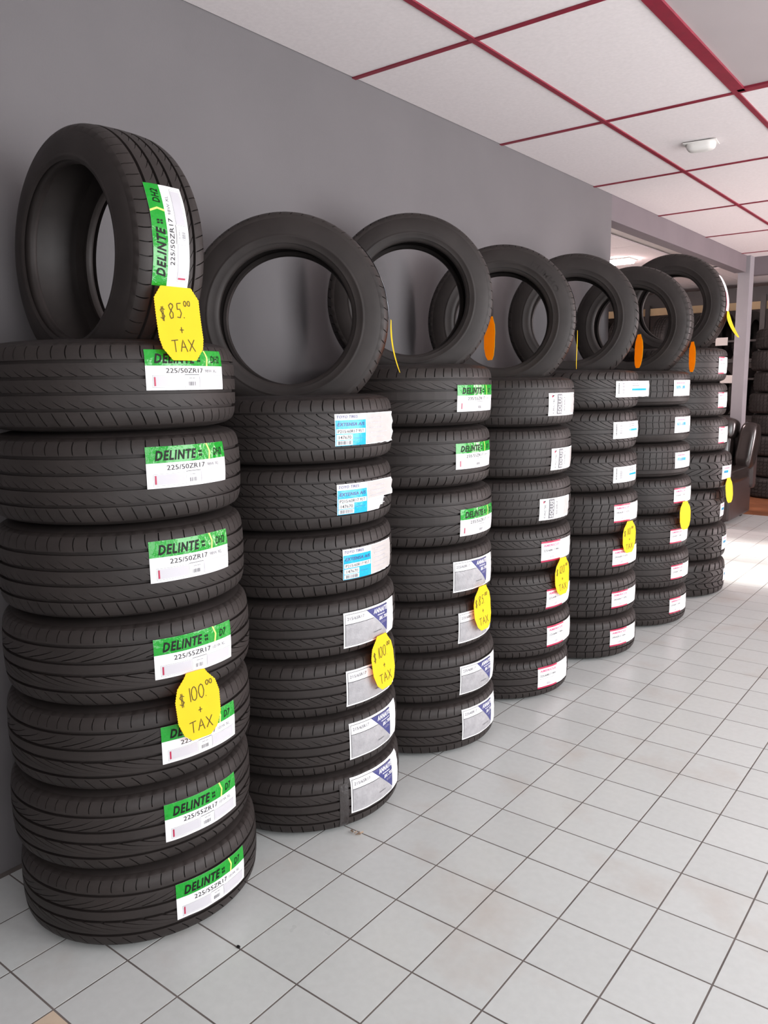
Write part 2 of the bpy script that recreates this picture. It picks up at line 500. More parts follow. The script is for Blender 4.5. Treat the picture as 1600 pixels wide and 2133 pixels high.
def rib_mesh(R, W, spec):
    """one tread rib: a0..a1 (fractions of W), N pitches, sipes following shift(u) with half width hw(u), u=0..1 across the rib"""
    pr = prof_r(R, W)
    a0, a1, N = spec['a']
    N = int(N)
    shift, hw = spec['shift'], spec['hw']
    nr = spec.get('rows', 6)
    us = list(np.linspace(0, 1, nr))
    for e in spec.get('stops', ()): us += [e - .004, e + .004]
    us = sorted(set(round(max(0, min(1, q)), 4) for q in us))
    edge = [0] + list(range(len(us))) + [len(us) - 1]
    v, f = [], []
    rows = len(edge)
    bulge = spec.get('bulge', 0)
    for p in range(N):
        for ri, k in enumerate(edge):
            u = us[k]
            a = (a0 + (a1 - a0) * u) * W
            t = abs(a) / W
            top = pr(a)
            dep = DEPTH * taper(t) + .0012
            base = top - dep
            side = ri == 0 or ri == rows - 1
            h = hw(u)
            off = shift(u)
            sd = dep * (.9 if h > 1e-5 else 0)
            for col, (tt, r_) in enumerate(((-h, top), (-h, top - sd), (h, top - sd), (h, top), (.5 - bulge, top), (.5 + bulge, top) if bulge else (.75, top))):
                if side: r_ = base
                th = 2 * PI * (p + off + tt) / N
                v.append((r_ * math.cos(th), r_ * math.sin(th), a))
    def idx(p, ri, c):
        if c == 6: p, c = p + 1, 0
        return ((p % N) * rows + ri) * 6 + c
    for p in range(N):
        for ri in range(rows - 1):
            for c in range(6):
                q = (idx(p, ri, c), idx(p, ri, c + 1), idx(p, ri + 1, c + 1), idx(p, ri + 1, c))
                f.append(q)
    return pymesh('tread_rib', v, f, 35)

def lin(k, q=0.0, s=0.0): return lambda u: k * (u - .5) + q * (u - .5) ** 2 + s * (u - .5) ** 3
def const(h): return lambda u: h
def part(h, lo, hi): return lambda u: h if lo <= u <= hi else 0.0
def wedge(h, lo, hi): return lambda u: h * (u - lo) / (hi - lo) if lo <= u <= hi else 0.0
def wedge2(h, lo, hi): return lambda u: h * (hi - u) / (hi - lo) if lo <= u <= hi else 0.0
NONE = dict(shift=lin(0), hw=const(0.0), rows=3)

def ribs5(N, sh, i1, c, i2, sl, g1=.255, g2=.082, gw=.036):
    E_ = .456
    def R_(a0, a1, d, n): return dict(d, a=(a0, a1, d.get('N', n)))
    return [R_(-E_, -g1 - gw / 2, sl, N), R_(-g1 + gw / 2, -g2 - gw / 2, i2, N), R_(-g2 + gw / 2, g2 - gw / 2, c, N), R_(g2 + gw / 2, g1 - gw / 2, i1, N), R_(g1 + gw / 2, E_, sh, N)]

TREADS = {
 # touring tread with short hooked slits
 'hook': ribs5(60, dict(shift=lin(.05, .5), hw=part(.045, .02, .80), stops=(.80,), rows=7),
               dict(shift=lin(-1.0, 1.0), hw=wedge2(.075, -.05, .62), stops=(.62,), rows=8), dict(shift=lin(-1.0, .6), hw=wedge2(.07, -.05, .62), stops=(.62,), rows=8),
               dict(shift=lin(-1.0, 1.0), hw=wedge2(.075, -.05, .62), stops=(.62,), rows=8), dict(shift=lin(-.55), hw=part(.045, .18, .95), stops=(.18,), rows=7)),
 # sporty tread with long swooping slits
 'swoop': ribs5(54, dict(shift=lin(.2, .6), hw=part(.04, .12, .80), stops=(.12, .8), rows=7, N=66),
                dict(shift=lin(2.0, -1.2), hw=wedge2(.11, -.05, .9), stops=(.9,), rows=9, N=40), dict(NONE), dict(shift=lin(-3.0, 1.2), hw=wedge(.10, .05, 1.05), stops=(.05,), rows=10, N=40),
                dict(shift=lin(-.8, -.5), hw=part(.045, .1, .9), stops=(.1, .9), rows=7, N=54), g1=.26, g2=.07),
 # all season tread with full S shaped slits
 's_slit': ribs5(58, dict(shift=lin(.25, .6), hw=part(.05, .02, .86), stops=(.86,), rows=8),
                 dict(shift=lin(-1.7, 0, 2.2), hw=const(.055), rows=9), dict(shift=lin(-1.7, 0, .8), hw=const(.05), rows=9), dict(shift=lin(-1.7, 0, 2.2), hw=const(.055), rows=9),
                 dict(shift=lin(-.3, .3), hw=part(.05, .15, .98), stops=(.15,), rows=7), gw=.026),
 # plain centre rib, slanted slits in the two ribs beside it
 'slant': ribs5(60, dict(shift=lin(.3, .4), hw=part(.042, .0, .80), stops=(.8,), rows=7),
                dict(shift=lin(-1.3, .4), hw=wedge2(.075, -.1, .85), stops=(.85,), rows=8), dict(NONE), dict(shift=lin(-1.5, .4), hw=part(.05, .2, 1), stops=(.2,), rows=8),
                dict(shift=lin(-.2), hw=part(.04, .15, .9), stops=(.15, .9), rows=6), g2=.075),
 # slanted slits, leaning one way above and the other way below
 'mixed': ribs5(46, dict(shift=lin(.3, .5), hw=part(.05, .1, .82), stops=(.1, .82), rows=7, N=60), dict(shift=lin(-1.5, .8), hw=wedge2(.09, -.1, .85), stops=(.85,), rows=8), dict(NONE), dict(shift=lin(1.6, .5), hw=wedge(.09, .1, 1.05), stops=(.1,), rows=9),
                dict(shift=lin(.3, -.4), hw=part(.05, .12, .9), stops=(.12, .9), rows=7, N=60)),
 # fine comfort tread
 'fine': ribs5(74, dict(shift=lin(.05), hw=part(.05, .12, .85), stops=(.12, .85), rows=6), dict(shift=lin(.35), hw=part(.032, .0, .75), stops=(.75,), rows=6), dict(shift=lin(.3), hw=part(.028, .3, 1), stops=(.3,), rows=6),
               dict(shift=lin(.35), hw=part(.032, .2, 1), stops=(.2,), rows=6), dict(shift=lin(-.05), hw=part(.05, .15, .85), stops=(.15, .85), rows=6), gw=.030),
 # rounded shoulder blocks
 'round': ribs5(66, dict(shift=lin(.1, 1.1), hw=part(.06, .12, .92), stops=(.12, .92), rows=9), dict(shift=lin(-1.5, .8), hw=part(.06, .1, .95), stops=(.1,), rows=8), dict(NONE),
                dict(shift=lin(-1.5, -.8), hw=part(.055, .05, .9), stops=(.9,), rows=8), dict(shift=lin(-.1, -.6), hw=part(.05, .1, .85), stops=(.1, .85), rows=7), gw=.028),
 # close diagonal slits across the whole width
 'diagonal': ribs5(50, dict(shift=lin(.5, .8), hw=const(.07), rows=8), dict(shift=lin(-2.0, .8), hw=const(.07), rows=9), dict(NONE), dict(shift=lin(-2.2, -.8), hw=const(.07), rows=9), dict(shift=lin(-.5, -.6), hw=const(.06), rows=8), g2=.05, gw=.022),
 # square blocks
 'block': ribs5(48, dict(shift=lin(.06), hw=const(.055), rows=6), dict(shift=lin(.25), hw=const(.05), rows=5), dict(shift=lin(.25), hw=const(.045), rows=5), dict(shift=lin(.25), hw=const(.05), rows=5), dict(shift=lin(-.06), hw=const(.05), rows=6), gw=.030),
 # small square blocks
 'small_block': ribs5(60, dict(shift=lin(.0), hw=part(.06, .15, .7), stops=(.15, .7), rows=6), dict(shift=lin(.1), hw=const(.05), rows=5), dict(shift=lin(-.1), hw=const(.05), rows=5), dict(shift=lin(.1), hw=const(.05), rows=5), dict(NONE), gw=.028),
 # coarse all terrain blocks in scallops
 'terrain': ribs5(40, dict(shift=lin(.45, .4), hw=const(.11), rows=8), dict(shift=lambda u: 1.0 * math.sqrt(max(0, 1 - u * u)), hw=const(.08), rows=12, N=34), dict(shift=lin(.9, 0, 2.5), hw=const(.09), rows=8, N=34),
                  dict(shift=lambda u: -1.0 * math.sqrt(max(0, 1 - (1 - u) ** 2)), hw=const(.08), rows=12, N=34), dict(shift=lin(-.3), hw=const(.09), rows=7), gw=.020, g2=.085),
}
RIBNAME = ['shoulder_rib', 'tread_rib', 'tread_rib', 'tread_rib', 'shoulder_rib']
_cache = {}
def tire_parts(root, tread, R, W, dark=False):
    key = (tread, round(R, 4), round(W, 3), dark)
    if key not in _cache:
        ck = ('c', key[1], key[2], dark)
        if ck not in _cache:
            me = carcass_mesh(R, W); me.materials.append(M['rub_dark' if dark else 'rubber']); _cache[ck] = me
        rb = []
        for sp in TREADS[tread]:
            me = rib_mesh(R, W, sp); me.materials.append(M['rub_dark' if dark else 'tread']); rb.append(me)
        _cache[key] = (_cache[ck], rb)
    c, rb = _cache[key]
    mesh_obj('sidewall', c, None, root)
    for nme, me in zip(RIBNAME, rb): mesh_obj(nme, me, None, root)

# ------------------------------------------------------------------ stickers
class Sheet:
    """a paper sticker bent round a tire: s metres along the tread, v metres across it"""
    def __init__(self, R, W, th0, vmid, seed, curl=None):
        self.pr = prof_r(R, W); self.R = R; self.th0 = th0; self.vm = vmid; self.curl = curl
        q = random.Random(seed)
        self.k = [(q.uniform(25, 90), q.uniform(-60, 60), q.uniform(0, 6), q.uniform(.15, .4) * .001) for _ in range(4)]
    def at(self, s, v, lay=0):
        a = v + self.vm
        d = sum(am * math.sin(kx * s + ky * v + ph) for kx, ky, ph, am in self.k)
        r = self.pr(a) + .0016 + d + lay * .00045
        if self.curl and s > self.curl[0]:
            r += (s - self.curl[0]) ** 2 * self.curl[1]
        th = self.th0 + s / self.R
        return (r * math.cos(th), r * math.sin(th), a)
    def grid(self, s0, s1, v0, v1, lay, nx=None, ny=None, edge=None):
        nx = nx or max(1, int((s1 - s0) / .008)); ny = ny or max(1, int((v1 - v0) / .010))
        V, F = [], []
        for j in range(ny + 1):
            for i in range(nx + 1):
                s, v = s0 + (s1 - s0) * i / nx, v0 + (v1 - v0) * j / ny
                if edge: s, v = edge(s, v)
                V.append(self.at(s, v, lay))
        for j in range(ny):
            for i in range(nx):
                k = j * (nx + 1) + i
                F.append((k, k + 1, k + nx + 2, k + nx + 1))
        return V, F
    def poly(self, pts, lay):
        """convex polygon filled by scan rows"""
        vs = [p[1] for p in pts]
        v0, v1 = min(vs), max(vs); n = 24; m_ = 20
        rows = []
        for j in range(n + 1):
            v = v0 + (v1 - v0) * (j + (1e-4 if j == 0 else -1e-4 if j == n else 0)) / n
            xs = []
            for k in range(len(pts)):
                (xa, ya), (xb, yb) = pts[k], pts[(k + 1) % len(pts)]
                if (ya - v) * (yb - v) <= 0 and ya != yb: xs.append(xa + (xb - xa) * (v - ya) / (yb - ya))
            rows.append((min(xs), max(xs), v))
        V, F = [], []
        for a, b, v in rows:
            for i in range(m_ + 1): V.append(self.at(a + (b - a) * i / m_, v, lay))
        for j in range(n):
            for i in range(m_):
                k = j * (m_ + 1) + i; F.append((k, k + 1, k + m_ + 2, k + m_ + 1))
        return V, F
    def text(self, body, s, v, h, bold=0.0, shear=0.0, lay=3, width=None, up=False):
        V2, F, wd = text2d(body, bold, shear)
        kx = h if width is None else width / wd
        out = []
        for x, y in V2:
            if up: out.append(self.at(s - y * h, v + x * kx, lay))
            else: out.append(self.at(s + x * kx, v + y * h, lay))
        return out, F

class Bin:
    """printed layers of one sticker: one object per word or panel, fine print of one colour together"""
    SEP = {'green', 'cyan', 'magenta', 'silver', 'navy', 'black', 'pink', 'paper', 'paper_grey', 'lgrey', 'lime'}
    def __init__(self): self.d = []
    def add(self, mname, vf, fine=False):
        if fine or mname not in self.SEP:
            for q in self.d:
                if q[0] == mname and q[3]:
                    k = len(q[1]); q[1].extend(vf[0]); q[2].extend([tuple(k + e for e in p) for p in vf[1]])
                    return
            fine = True
        self.d.append((mname, list(vf[0]), list(vf[1]), fine))
    def build(self, parent, names):
        for mname, V, F, fine in self.d:
            n = ('fine_print' if fine else None) or names.get(mname, 'print')
            o = mesh_obj(n, pymesh(n, V, F, 60), mname, parent)
            if fine: o['kind'] = 'stuff'

def frame(b, sh, mname, s0, s1, v0, v1, t, lay):
    for q in (sh.grid(s0, s1, v0, v0 + t, lay, ny=1), sh.grid(s0, s1, v1 - t, v1, lay, ny=1), sh.grid(s0, s0 + t, v0, v1, lay, nx=1), sh.grid(s1 - t, s1, v0, v1, lay, nx=1)): b.add(mname, q, True)

def barcode(b, sh, mname, s0, s1, v0, v1, lay, seed, vertical=False):
    q = random.Random(seed); x = 0.0
    L = (v1 - v0) if vertical else (s1 - s0)
    while x < L - .001:
        t = q.choice((.0008, .0012, .0018))
        if vertical: b.add(mname, sh.grid(s0, s1, v0 + x, v0 + x + t, lay, nx=2, ny=1), True)
        else: b.add(mname, sh.grid(s0 + x, s0 + x + t, v0, v1, lay, nx=1, ny=1), True)
        x += t + q.choice((.0009, .0014, .002))

def small_print(b, sh, mname, s0, s1, v, n, seed, lay=3, h=.0012, gap=.0045):
    """lines of print too small to read"""
    q = random.Random(seed)
    for k in range(n):
        x = s0
        e = s1 - q.uniform(0, .3) * (s1 - s0)
        while x < e:
            l = q.uniform(.004, .012)
            b.add(mname, sh.grid(x, min(x + l, e), v - k * gap - h, v - k * gap, lay, nx=2, ny=1), True); x += l + .002

def ragged(seed, s1, v0, v1, amp):
    q = random.Random(seed); ph = [q.uniform(0, 6) for _ in range(3)]
    def e(s, v):
        if s > s1 - .012: s = s + amp * (math.sin(v * 160 + ph[0]) + .6 * math.sin(v * 390 + ph[1]))
        if s > s1 * .55:
            kk = (s - s1 * .55) / (s1 * .45)
            if v < v0 + .003: v = v + amp * .8 * kk * (math.sin(s * 170 + ph[2]) + .5)
        return s, v
    return e

def sticker(parent, R, W, th0, vmid, kind, seed, wd, ht, info=None, curl=None):
    sh = Sheet(R, W, th0, vmid, seed, curl)
    v0, v1 = -ht / 2, ht / 2
    b = Bin()
    names = {'black': 'lettering', 'grey': 'small_print', 'pink': 'red_lettering'}
    edge = None; pm = 'paper'
    if kind == 'toyo':
        edge, pm = ragged(seed, wd, v0, v1, .0028), 'paper'
        if seed == 25:                       # its lower far corner is torn off in steps
            rag = edge
            def edge(s, v):
                s, v = rag(s, v)
                lim = v0 + (.0 if s < wd * .70 else .012 if s < wd * .80 else .040)
                return s, max(v, lim)
    elif kind in ('kumho', 'stripe'): edge = ragged(seed, wd, v0, v1, .0016)
    elif kind in ('americus', 'navy'): edge = ragged(seed, wd, v0, v1, .0010)
    base = mesh_obj('sticker', pymesh('sticker', *sh.grid(0, wd, v0, v1, 0, edge=edge), 60), pm, parent)
    K = wd / .24; Hh = ht / .101
    if kind == 'delinte':
        model, size, idx = info
        names.update({'green': 'green_band', 'lime': 'lime_chevron', 'lgrey': 'grey_box', 'magenta': 'red_mark'})
        vb = v1 - .040 * Hh
        b.add('green', sh.grid(0, wd, vb, v1, 1))
        b.add('black', sh.text('DELINTE', .022 * K, vb + .006 * Hh, .024 * Hh, .034, .25, 3, .112 * K))
        for k in range(2):
            for q in (0, 1):
                b.add('black', sh.grid(.142 * K + k * .006, .146 * K + k * .006, vb + (.010 + q * .009) * Hh, vb + (.016 + q * .009) * Hh, 3, 1, 1), True)
        b.add('lime', sh.poly([(.168 * K, v1), (.173 * K, v1), (.181 * K, vb + .020 * Hh), (.176 * K, vb + .020 * Hh)], 2))
        b.add('lime', sh.poly([(.176 * K, vb + .020 * Hh), (.181 * K, vb + .020 * Hh), (.177 * K, vb), (.172 * K, vb)], 2))
        b.add('black', sh.text(model, .192 * K, vb + .008 * Hh, .019 * Hh, .014, .2, 3, (.034 if len(model) > 2 else .026) * K))
        b.add('black', sh.text(size, .050 * K, vb - .018 * Hh, .012 * Hh, 0, 0, 3, .108 * K))
        b.add('grey', sh.text(idx, .166 * K, vb - .017 * Hh, .0085 * Hh, 0, 0, 3, .046 * K))
        b.add('lgrey', sh.grid(.018 * K, .098 * K, v0 + .008, v0 + .033, 1)); frame(b, sh, 'grey', .015 * K, .100 * K, v0 + .006, v0 + .035, .0006, 2)
        b.add('magenta', sh.grid(.019 * K, .023 * K, v0 + .010, v0 + .031, 2, 1, 3))
        b.add('lgrey', sh.grid(.146 * K, .228 * K, v0 + .008, v0 + .033, 1)); frame(b, sh, 'grey', .144 * K, .231 * K, v0 + .006, v0 + .035, .0006, 2)
        b.add('black', sh.grid(.100 * K, .144 * K, v0 + .036, v0 + .0372, 2)); barcode(b, sh, 'grey', .110 * K, .132 * K, v0 + .010, v0 + .020, 2, seed)
        small_print(b, sh, 'grey', .112 * K, .134 * K, v0 + .029, 1, seed)
    elif kind == 'toyo':
        names.update({'cyan': 'blue_panel', 'paper': 'white_panel', 'paper_grey': 'grey_panel', 'navy': 'brand_lettering'})
        p1 = .118
        b.add('paper_grey', sh.grid(p1 + .004, wd - .002, v0 + (.041 if seed == 25 else .002), v1 - .002, 1, edge=edge))
        b.add('cyan', sh.grid(0.0015, p1, v0, v1 - .019, 1))
        b.add('navy', sh.text('TOYO TIRES', .006, v1 - .0135, .009, .02, .2, 3, .078))
        b.add('navy', sh.text('EXTENSA A/S', .008, v1 - .037, .010, .02, .25, 3, .104))
        b.add('paper', sh.grid(.004, p1 - .004, v1 - .060, v1 - .046, 2)); b.add('black', sh.text('P215/60R17 95T', .009, v1 - .058, .0095, 0, 0, 4, .098))
        b.add('paper', sh.grid(.004, .062, v0 + .018, v0 + .034, 2)); b.add('black', sh.text('147670', .012, v0 + .0205, .010, 0, 0, 4, .044))
        b.add('paper', sh.grid(.004, .062, v0 + .002, v0 + .016, 2)); barcode(b, sh, 'grey', .010, .056, v0 + .0035, v0 + .0145, 4, seed)
        small_print(b, sh, 'navy', .068, .112, v0 + .022, 1, seed, 3, .001)
        small_print(b, sh, 'lgrey', p1 + .02, wd - .03, v1 - .015, 5, seed, 3, .0025, .015)
    elif kind == 'navy':
        names.update({'navy': 'navy_triangle', 'silver': 'silver_panel', 'paper': 'white_lettering'})
        p1 = wd * .76
        b.add('silver', sh.poly([(.007, v0 + .008), (p1 - .002, v0 + .008), (p1 - .002, v0 + .014), (p1 * .62, v1 - .038), (.007, v1 - .038)], 1))
        b.add('navy', sh.poly([(p1 * .45, v1 - .007), (p1, v1 - .007), (p1, v0 + .014)], 2))
        frame(b, sh, 'black', .005, p1, v0 + .006, v1 - .006, .0013, 3)
        b.add('black', sh.grid(.006, p1 * .60, v1 - .039, v1 - .0375, 3, ny=1))
        b.add('grey', sh.text(info, .013, v1 - .026, .0105, .01, 0, 4, .068)); small_print(b, sh, 'lgrey', .013, .085, v1 - .031, 1, seed)
        b.add('paper', sh.text('ANNAITE', p1 * .60, v1 - .027, .0155, .034, .2, 4, p1 * .395))
        small_print(b, sh, 'paper', p1 * .70, p1 * .98, v1 - .033, 1, seed, 4, .003)
        b.add('paper', sh.text('BK-700', p1 * .74, v1 - .054, .0125, .02, .2, 4, p1 * .25))
        small_print(b, sh, 'lgrey', p1 * .80, p1 * .97, v1 - .061, 2, seed + 1, 4, .001)
        small_print(b, sh, 'grey', p1 * .60, p1 * .84, v0 + .030, 1, seed + 2, 4, .003); small_print(b, sh, 'lgrey', p1 + .01, wd - .012, v1 - .03, 8, seed + 3, 3, .001, .009)
    elif kind == 'kumho':
        names.update({'grey': 'grey_panel', 'paper': 'outlined_lettering', 'magenta': 'swoosh'})
        b.add('black', sh.text('KUMHO TIRE', .036, v0 + .010, .011, 0, 0, 3, ht * .62, True))
        b.add('magenta', sh.poly([(.018, v1 - .010), (.034, v1 - .009), (.020, v1 - .022)], 2)); b.add('black', sh.poly([(.024, v1 - .009), (.034, v1 - .009), (.026, v1 - .017)], 3))
        b.add('grey', sh.grid(.052, .088, v0 + .006, v1 - .004, 1)); b.add('paper', sh.text('SOLUS', .082, v0 + .010, .024, .02, .1, 3, ht * .80, True))
        b.add('black', sh.text('225/60R17', .112, v0 + .020, .010, .01, 0, 3, ht * .62, True))
        for k in range(3):
            q = random.Random(seed + k); x = v0 + .012
            while x < v1 - .012:
                l = q.uniform(.004, .010); b.add('lgrey', sh.grid(.128 + k * .014, .133 + k * .014, x, x + l, 2, 1, 2), True); x += l + .004
        b.add('paper_grey', sh.grid(wd * .75, wd - .006, v0 + .010, v1 - .006, 1))
        names['paper_grey'] = 'worn_patch'
    elif kind == 'americus':
        names.update({'magenta': 'magenta_bar', 'grey': 'lettering_small'})
        p1 = wd * .52
        b.add('magenta', sh.grid(0, p1, v1 - .006, v1 + .002, 1, ny=2)); b.add('magenta', sh.grid(0, p1, v0 - .002, v0 + .006, 1, ny=2))
        b.add('pink', sh.text('AMERICUS', .012, v1 - .023, .011, .018, .15, 3, p1 * .82))
        b.add('black', sh.text(info, .013, v1 - .045, .0095, 0, 0, 3, p1 * .80)); small_print(b, sh, 'grey', .010, p1 * .95, v1 - .053, 1, seed, 3, .0014)
        barcode(b, sh, 'lgrey', p1 * .42, p1 * .62, v0 + .011, v0 + .024, 2, seed); names['lgrey'] = 'barcode'
    elif kind == 'stripe':
        names.update({'cyan': 'blue_stripe', 'lgrey': 'pale_print'})
        barcode(b, sh, 'grey', .045, .062, v0 + .020, v1 - .008, 2, seed, True)
        q = random.Random(seed); x = v0 + .018
        while x < v1 - .012:
            l = q.uniform(.003, .007); b.add('black', sh.grid(.018, .023, x, x + l, 2, 1, 2), True); x += l + .002
        b.add('cyan', sh.grid(.125, wd - .015, v1 - .048, v1 - .038, 2)); small_print(b, sh, 'grey', .125, .185, v1 - .012, 2, seed, 3, .003, .010)
        small_print(b, sh, 'lgrey', .09, .19, v0 + .020, 3, seed + 1)
    elif kind == 'blue_block':
        names.update({'cyan': 'blue_block', 'navy': 'dark_print'})
        small_print(b, sh, 'pink', .022, .105, v1 - .013, 1, seed, 3, .006)
        e = .105 if info is None else info
        b.add('cyan', sh.grid(.020, e, v1 - .048, v1 - .031, 2)); small_print(b, sh, 'navy', .024, e - .006, v1 - .037, 2, seed + 1, 3, .003, .006)
        b.add('lgrey', sh.grid(.048, .062, v0 + .014, v0 + .020, 2, 1, 1)); names['lgrey'] = 'pale_print'
    b.build(base, names)
    return base

# ------------------------------------------------------------------ the seven stacks
ZS = {1: [0, .217, .436, .660, .884, 1.117, 1.345, 1.567], 2: [0, .197, .395, .589, .786, 1.0, 1.207, 1.42], 3: [0, .211, .413, .617, .828, 1.055, 1.289, 1.522],
      4: [0, .196, .398, .598, .807, 1.027, 1.253, 1.473], 5: [0, .222, .440, .662, .885, 1.093, 1.304, 1.506], 6: [0, .228, .450, .670, .892, 1.092, 1.302, 1.504], 7: [0, .245, .486, .728, .976, 1.205, 1.431, 1.654]}
XY = {1: [(0.365, 1.262), (0.356, 1.255), (0.364, 1.261), (0.369, 1.265), (0.368, 1.264), (0.368, 1.264), (0.364, 1.261)],
      2: [(0.376, 1.941), (0.371, 1.937), (0.37, 1.936), (0.37, 1.937), (0.363, 1.933), (0.366, 1.933), (0.369, 1.936)],
      3: [(0.375, 2.628), (0.372, 2.626), (0.359, 2.617), (0.363, 2.619), (0.361, 2.618), (0.353, 2.616), (0.359, 2.616)],
      4: [(0.376, 3.317), (0.38, 3.32), (0.376, 3.317), (0.376, 3.317), (0.372, 3.314), (0.37, 3.312), (0.378, 3.318)],
      5: [(0.438, 4.036), (0.432, 4.031), (0.43, 4.03), (0.427, 4.028), (0.419, 4.021), (0.413, 4.017), (0.413, 4.021)],
      6: [(0.48, 4.771), (0.484, 4.774), (0.473, 4.766), (0.479, 4.77), (0.466, 4.76), (0.461, 4.756), (0.453, 4.75)],
      7: [(0.479, 5.576), (0.477, 5.574), (0.456, 5.557), (0.487, 5.581), (0.456, 5.557), (0.443, 5.548), (0.434, 5.54)]}
# per tire: (start angle in degrees, top v, bottom v)
LB = {1: [(-21, .054, -.046), (-22, .062, -.040), (-23, .054, -.045), (-25, .061, -.042), (-24, .078, -.025), (-23, .078, -.023), (-20, .083, -.013)],
      2: [(-20, .080, -.040), (-19, .070, -.052), (-20, .054, -.065), (-21, .051, -.065), (-19, .048, -.049), (-22, .044, -.051), (-23, .049, -.048)],
      3: [(-21, .072, -.052), (-22, .046, -.072), (-20, .055, -.067), (-25, .054, -.066), (-19, .034, -.069), (-21, .054, -.043), (-21, .037, -.061)],
      4: [(-27, .054, -.044), (-20, .046, -.048), (-20, .018, -.070), (-26, .038, -.052), (-27, .019, -.078), (-16, .017, -.080), (-22, .038, -.061)],
      5: [(-30, .051, -.036), (-28, .034, -.050), (-28, .040, -.047), (-27, .049, -.040), (-27, .028, -.053), (-27, .046, -.038), (-26, .043, -.037)],
      6: [(-25, .055, -.034), (-26, .032, -.050), (-26, .026, -.055), (-25, .047, -.037), (-22, .044, -.047), (-23, .043, -.047), (-24, .046, -.043)],
      7: [(1, .048, -.035), (-7, .038, -.052), (-5, .020, -.068), (-18, .033, -.055), (-17, .050, -.054), (-17, .046, -.050), (-16, .049, -.055)]}
for _s, _d in ((1, .004), (2, .0050), (3, .006), (4, .007), (5, .006)):
    XY[_s] = [(x + .787 * _d, y + .617 * _d) for x, y in XY[_s]]
D7 = ('D7', '225/55ZR17', '101W XL'); DH2 = ('DH2', '225/50ZR17', '98W XL'); D5 = ('D7', '235/55ZR17', '103W XL')
KIND = {1: [('swoop', .331, 'delinte', .236, D7)] * 4 + [('hook', .3265, 'delinte', .242, DH2)] * 3,
        2: [('slant', .3425, 'navy', .272, '215/65R17')] * 4 + [('s_slit', .3415, 'toyo', .265, None)] * 3,
        3: [('slant', .339, 'navy', .262, '225/60R17')] * 4 + [('mixed', .339, 'delinte', .245, D5)] * 3,
        4: [('round', .348, 'americus', .245, '225/60R17 99H')] * 4 + [('fine', .348, 'kumho', .23, None)] * 3,
        5: [('block', .354, 'americus', .245, '245/65R17 107H')] * 4 + [('diagonal', .354, 'stripe', .225, None)] * 3,
        6: [('round', .36, 'americus', .215, '235/65R17 104H')] * 4 + [('small_block', .36, 'blue_block', .195, None)] * 3,
        7: [('terrain', .37, 'blue_block', .15, .08)] * 4 + [('round', .37, 'americus', .15, '235/65R17 104H')] * 3}
WHO = {1: 'all-green-sticker stack', 2: 'light-blue-topped sticker stack', 3: 'green-over-navy sticker stack', 4: 'grey-over-magenta sticker stack',
       5: 'blue-striped-over-magenta sticker stack', 6: 'blue-block-over-magenta sticker stack', 7: 'coarse-tread-bottomed stack'}
ORD = ['lowest', 'second from floor', 'third from floor', 'fourth from floor', 'fifth from floor', 'sixth from floor', 'topmost lying']
LOOK = {'delinte': 'green and white sticker', 'navy': 'navy triangle sticker', 'toyo': 'light blue sticker', 'kumho': 'grey panel sticker', 'americus': 'magenta barred sticker', 'stripe': 'blue striped sticker', 'blue_block': 'blue block sticker'}
for s in range(1, 8):
    for k in range(7):
        tread, R, kind, wd, info = KIND[s][k]
        z0, z1 = ZS[s][k], ZS[s][k + 1]
        W = round(z1 - z0, 3)
        x, y = XY[s][k]
        rot = rnd.uniform(0, 2 * PI)
        t = empty('tire', (x, y, (z0 + z1) / 2))
        tag(t, 'black tire with %s, %s in the %s' % (LOOK[kind], ORD[k], WHO[s]), 'tire', 'tires lying in the seven stacks')
        # the tread is turned at random, the sticker is not
        tire_parts(t, tread, R, W / 1.01)
        for c in t.children: c.rotation_euler = (0, 0, rot)
        th, vt, vb = LB[s][k]
        curl = None
        if (s, k) == (2, 6): curl = (.20, 3.0)
        if (s, k) == (2, 5): curl = (.19, 2.0)
        if (s, k) == (5, 6): curl = (.10, 3.5)
        if (s, k) == (5, 5): curl = (.15, 1.5)
        inf = info
        if (s, k) == (6, 4): inf = None
        sticker(t, R, W, math.radians(th), (vt + vb) / 2, kind, s * 10 + k, wd, vt - vb, inf, curl)

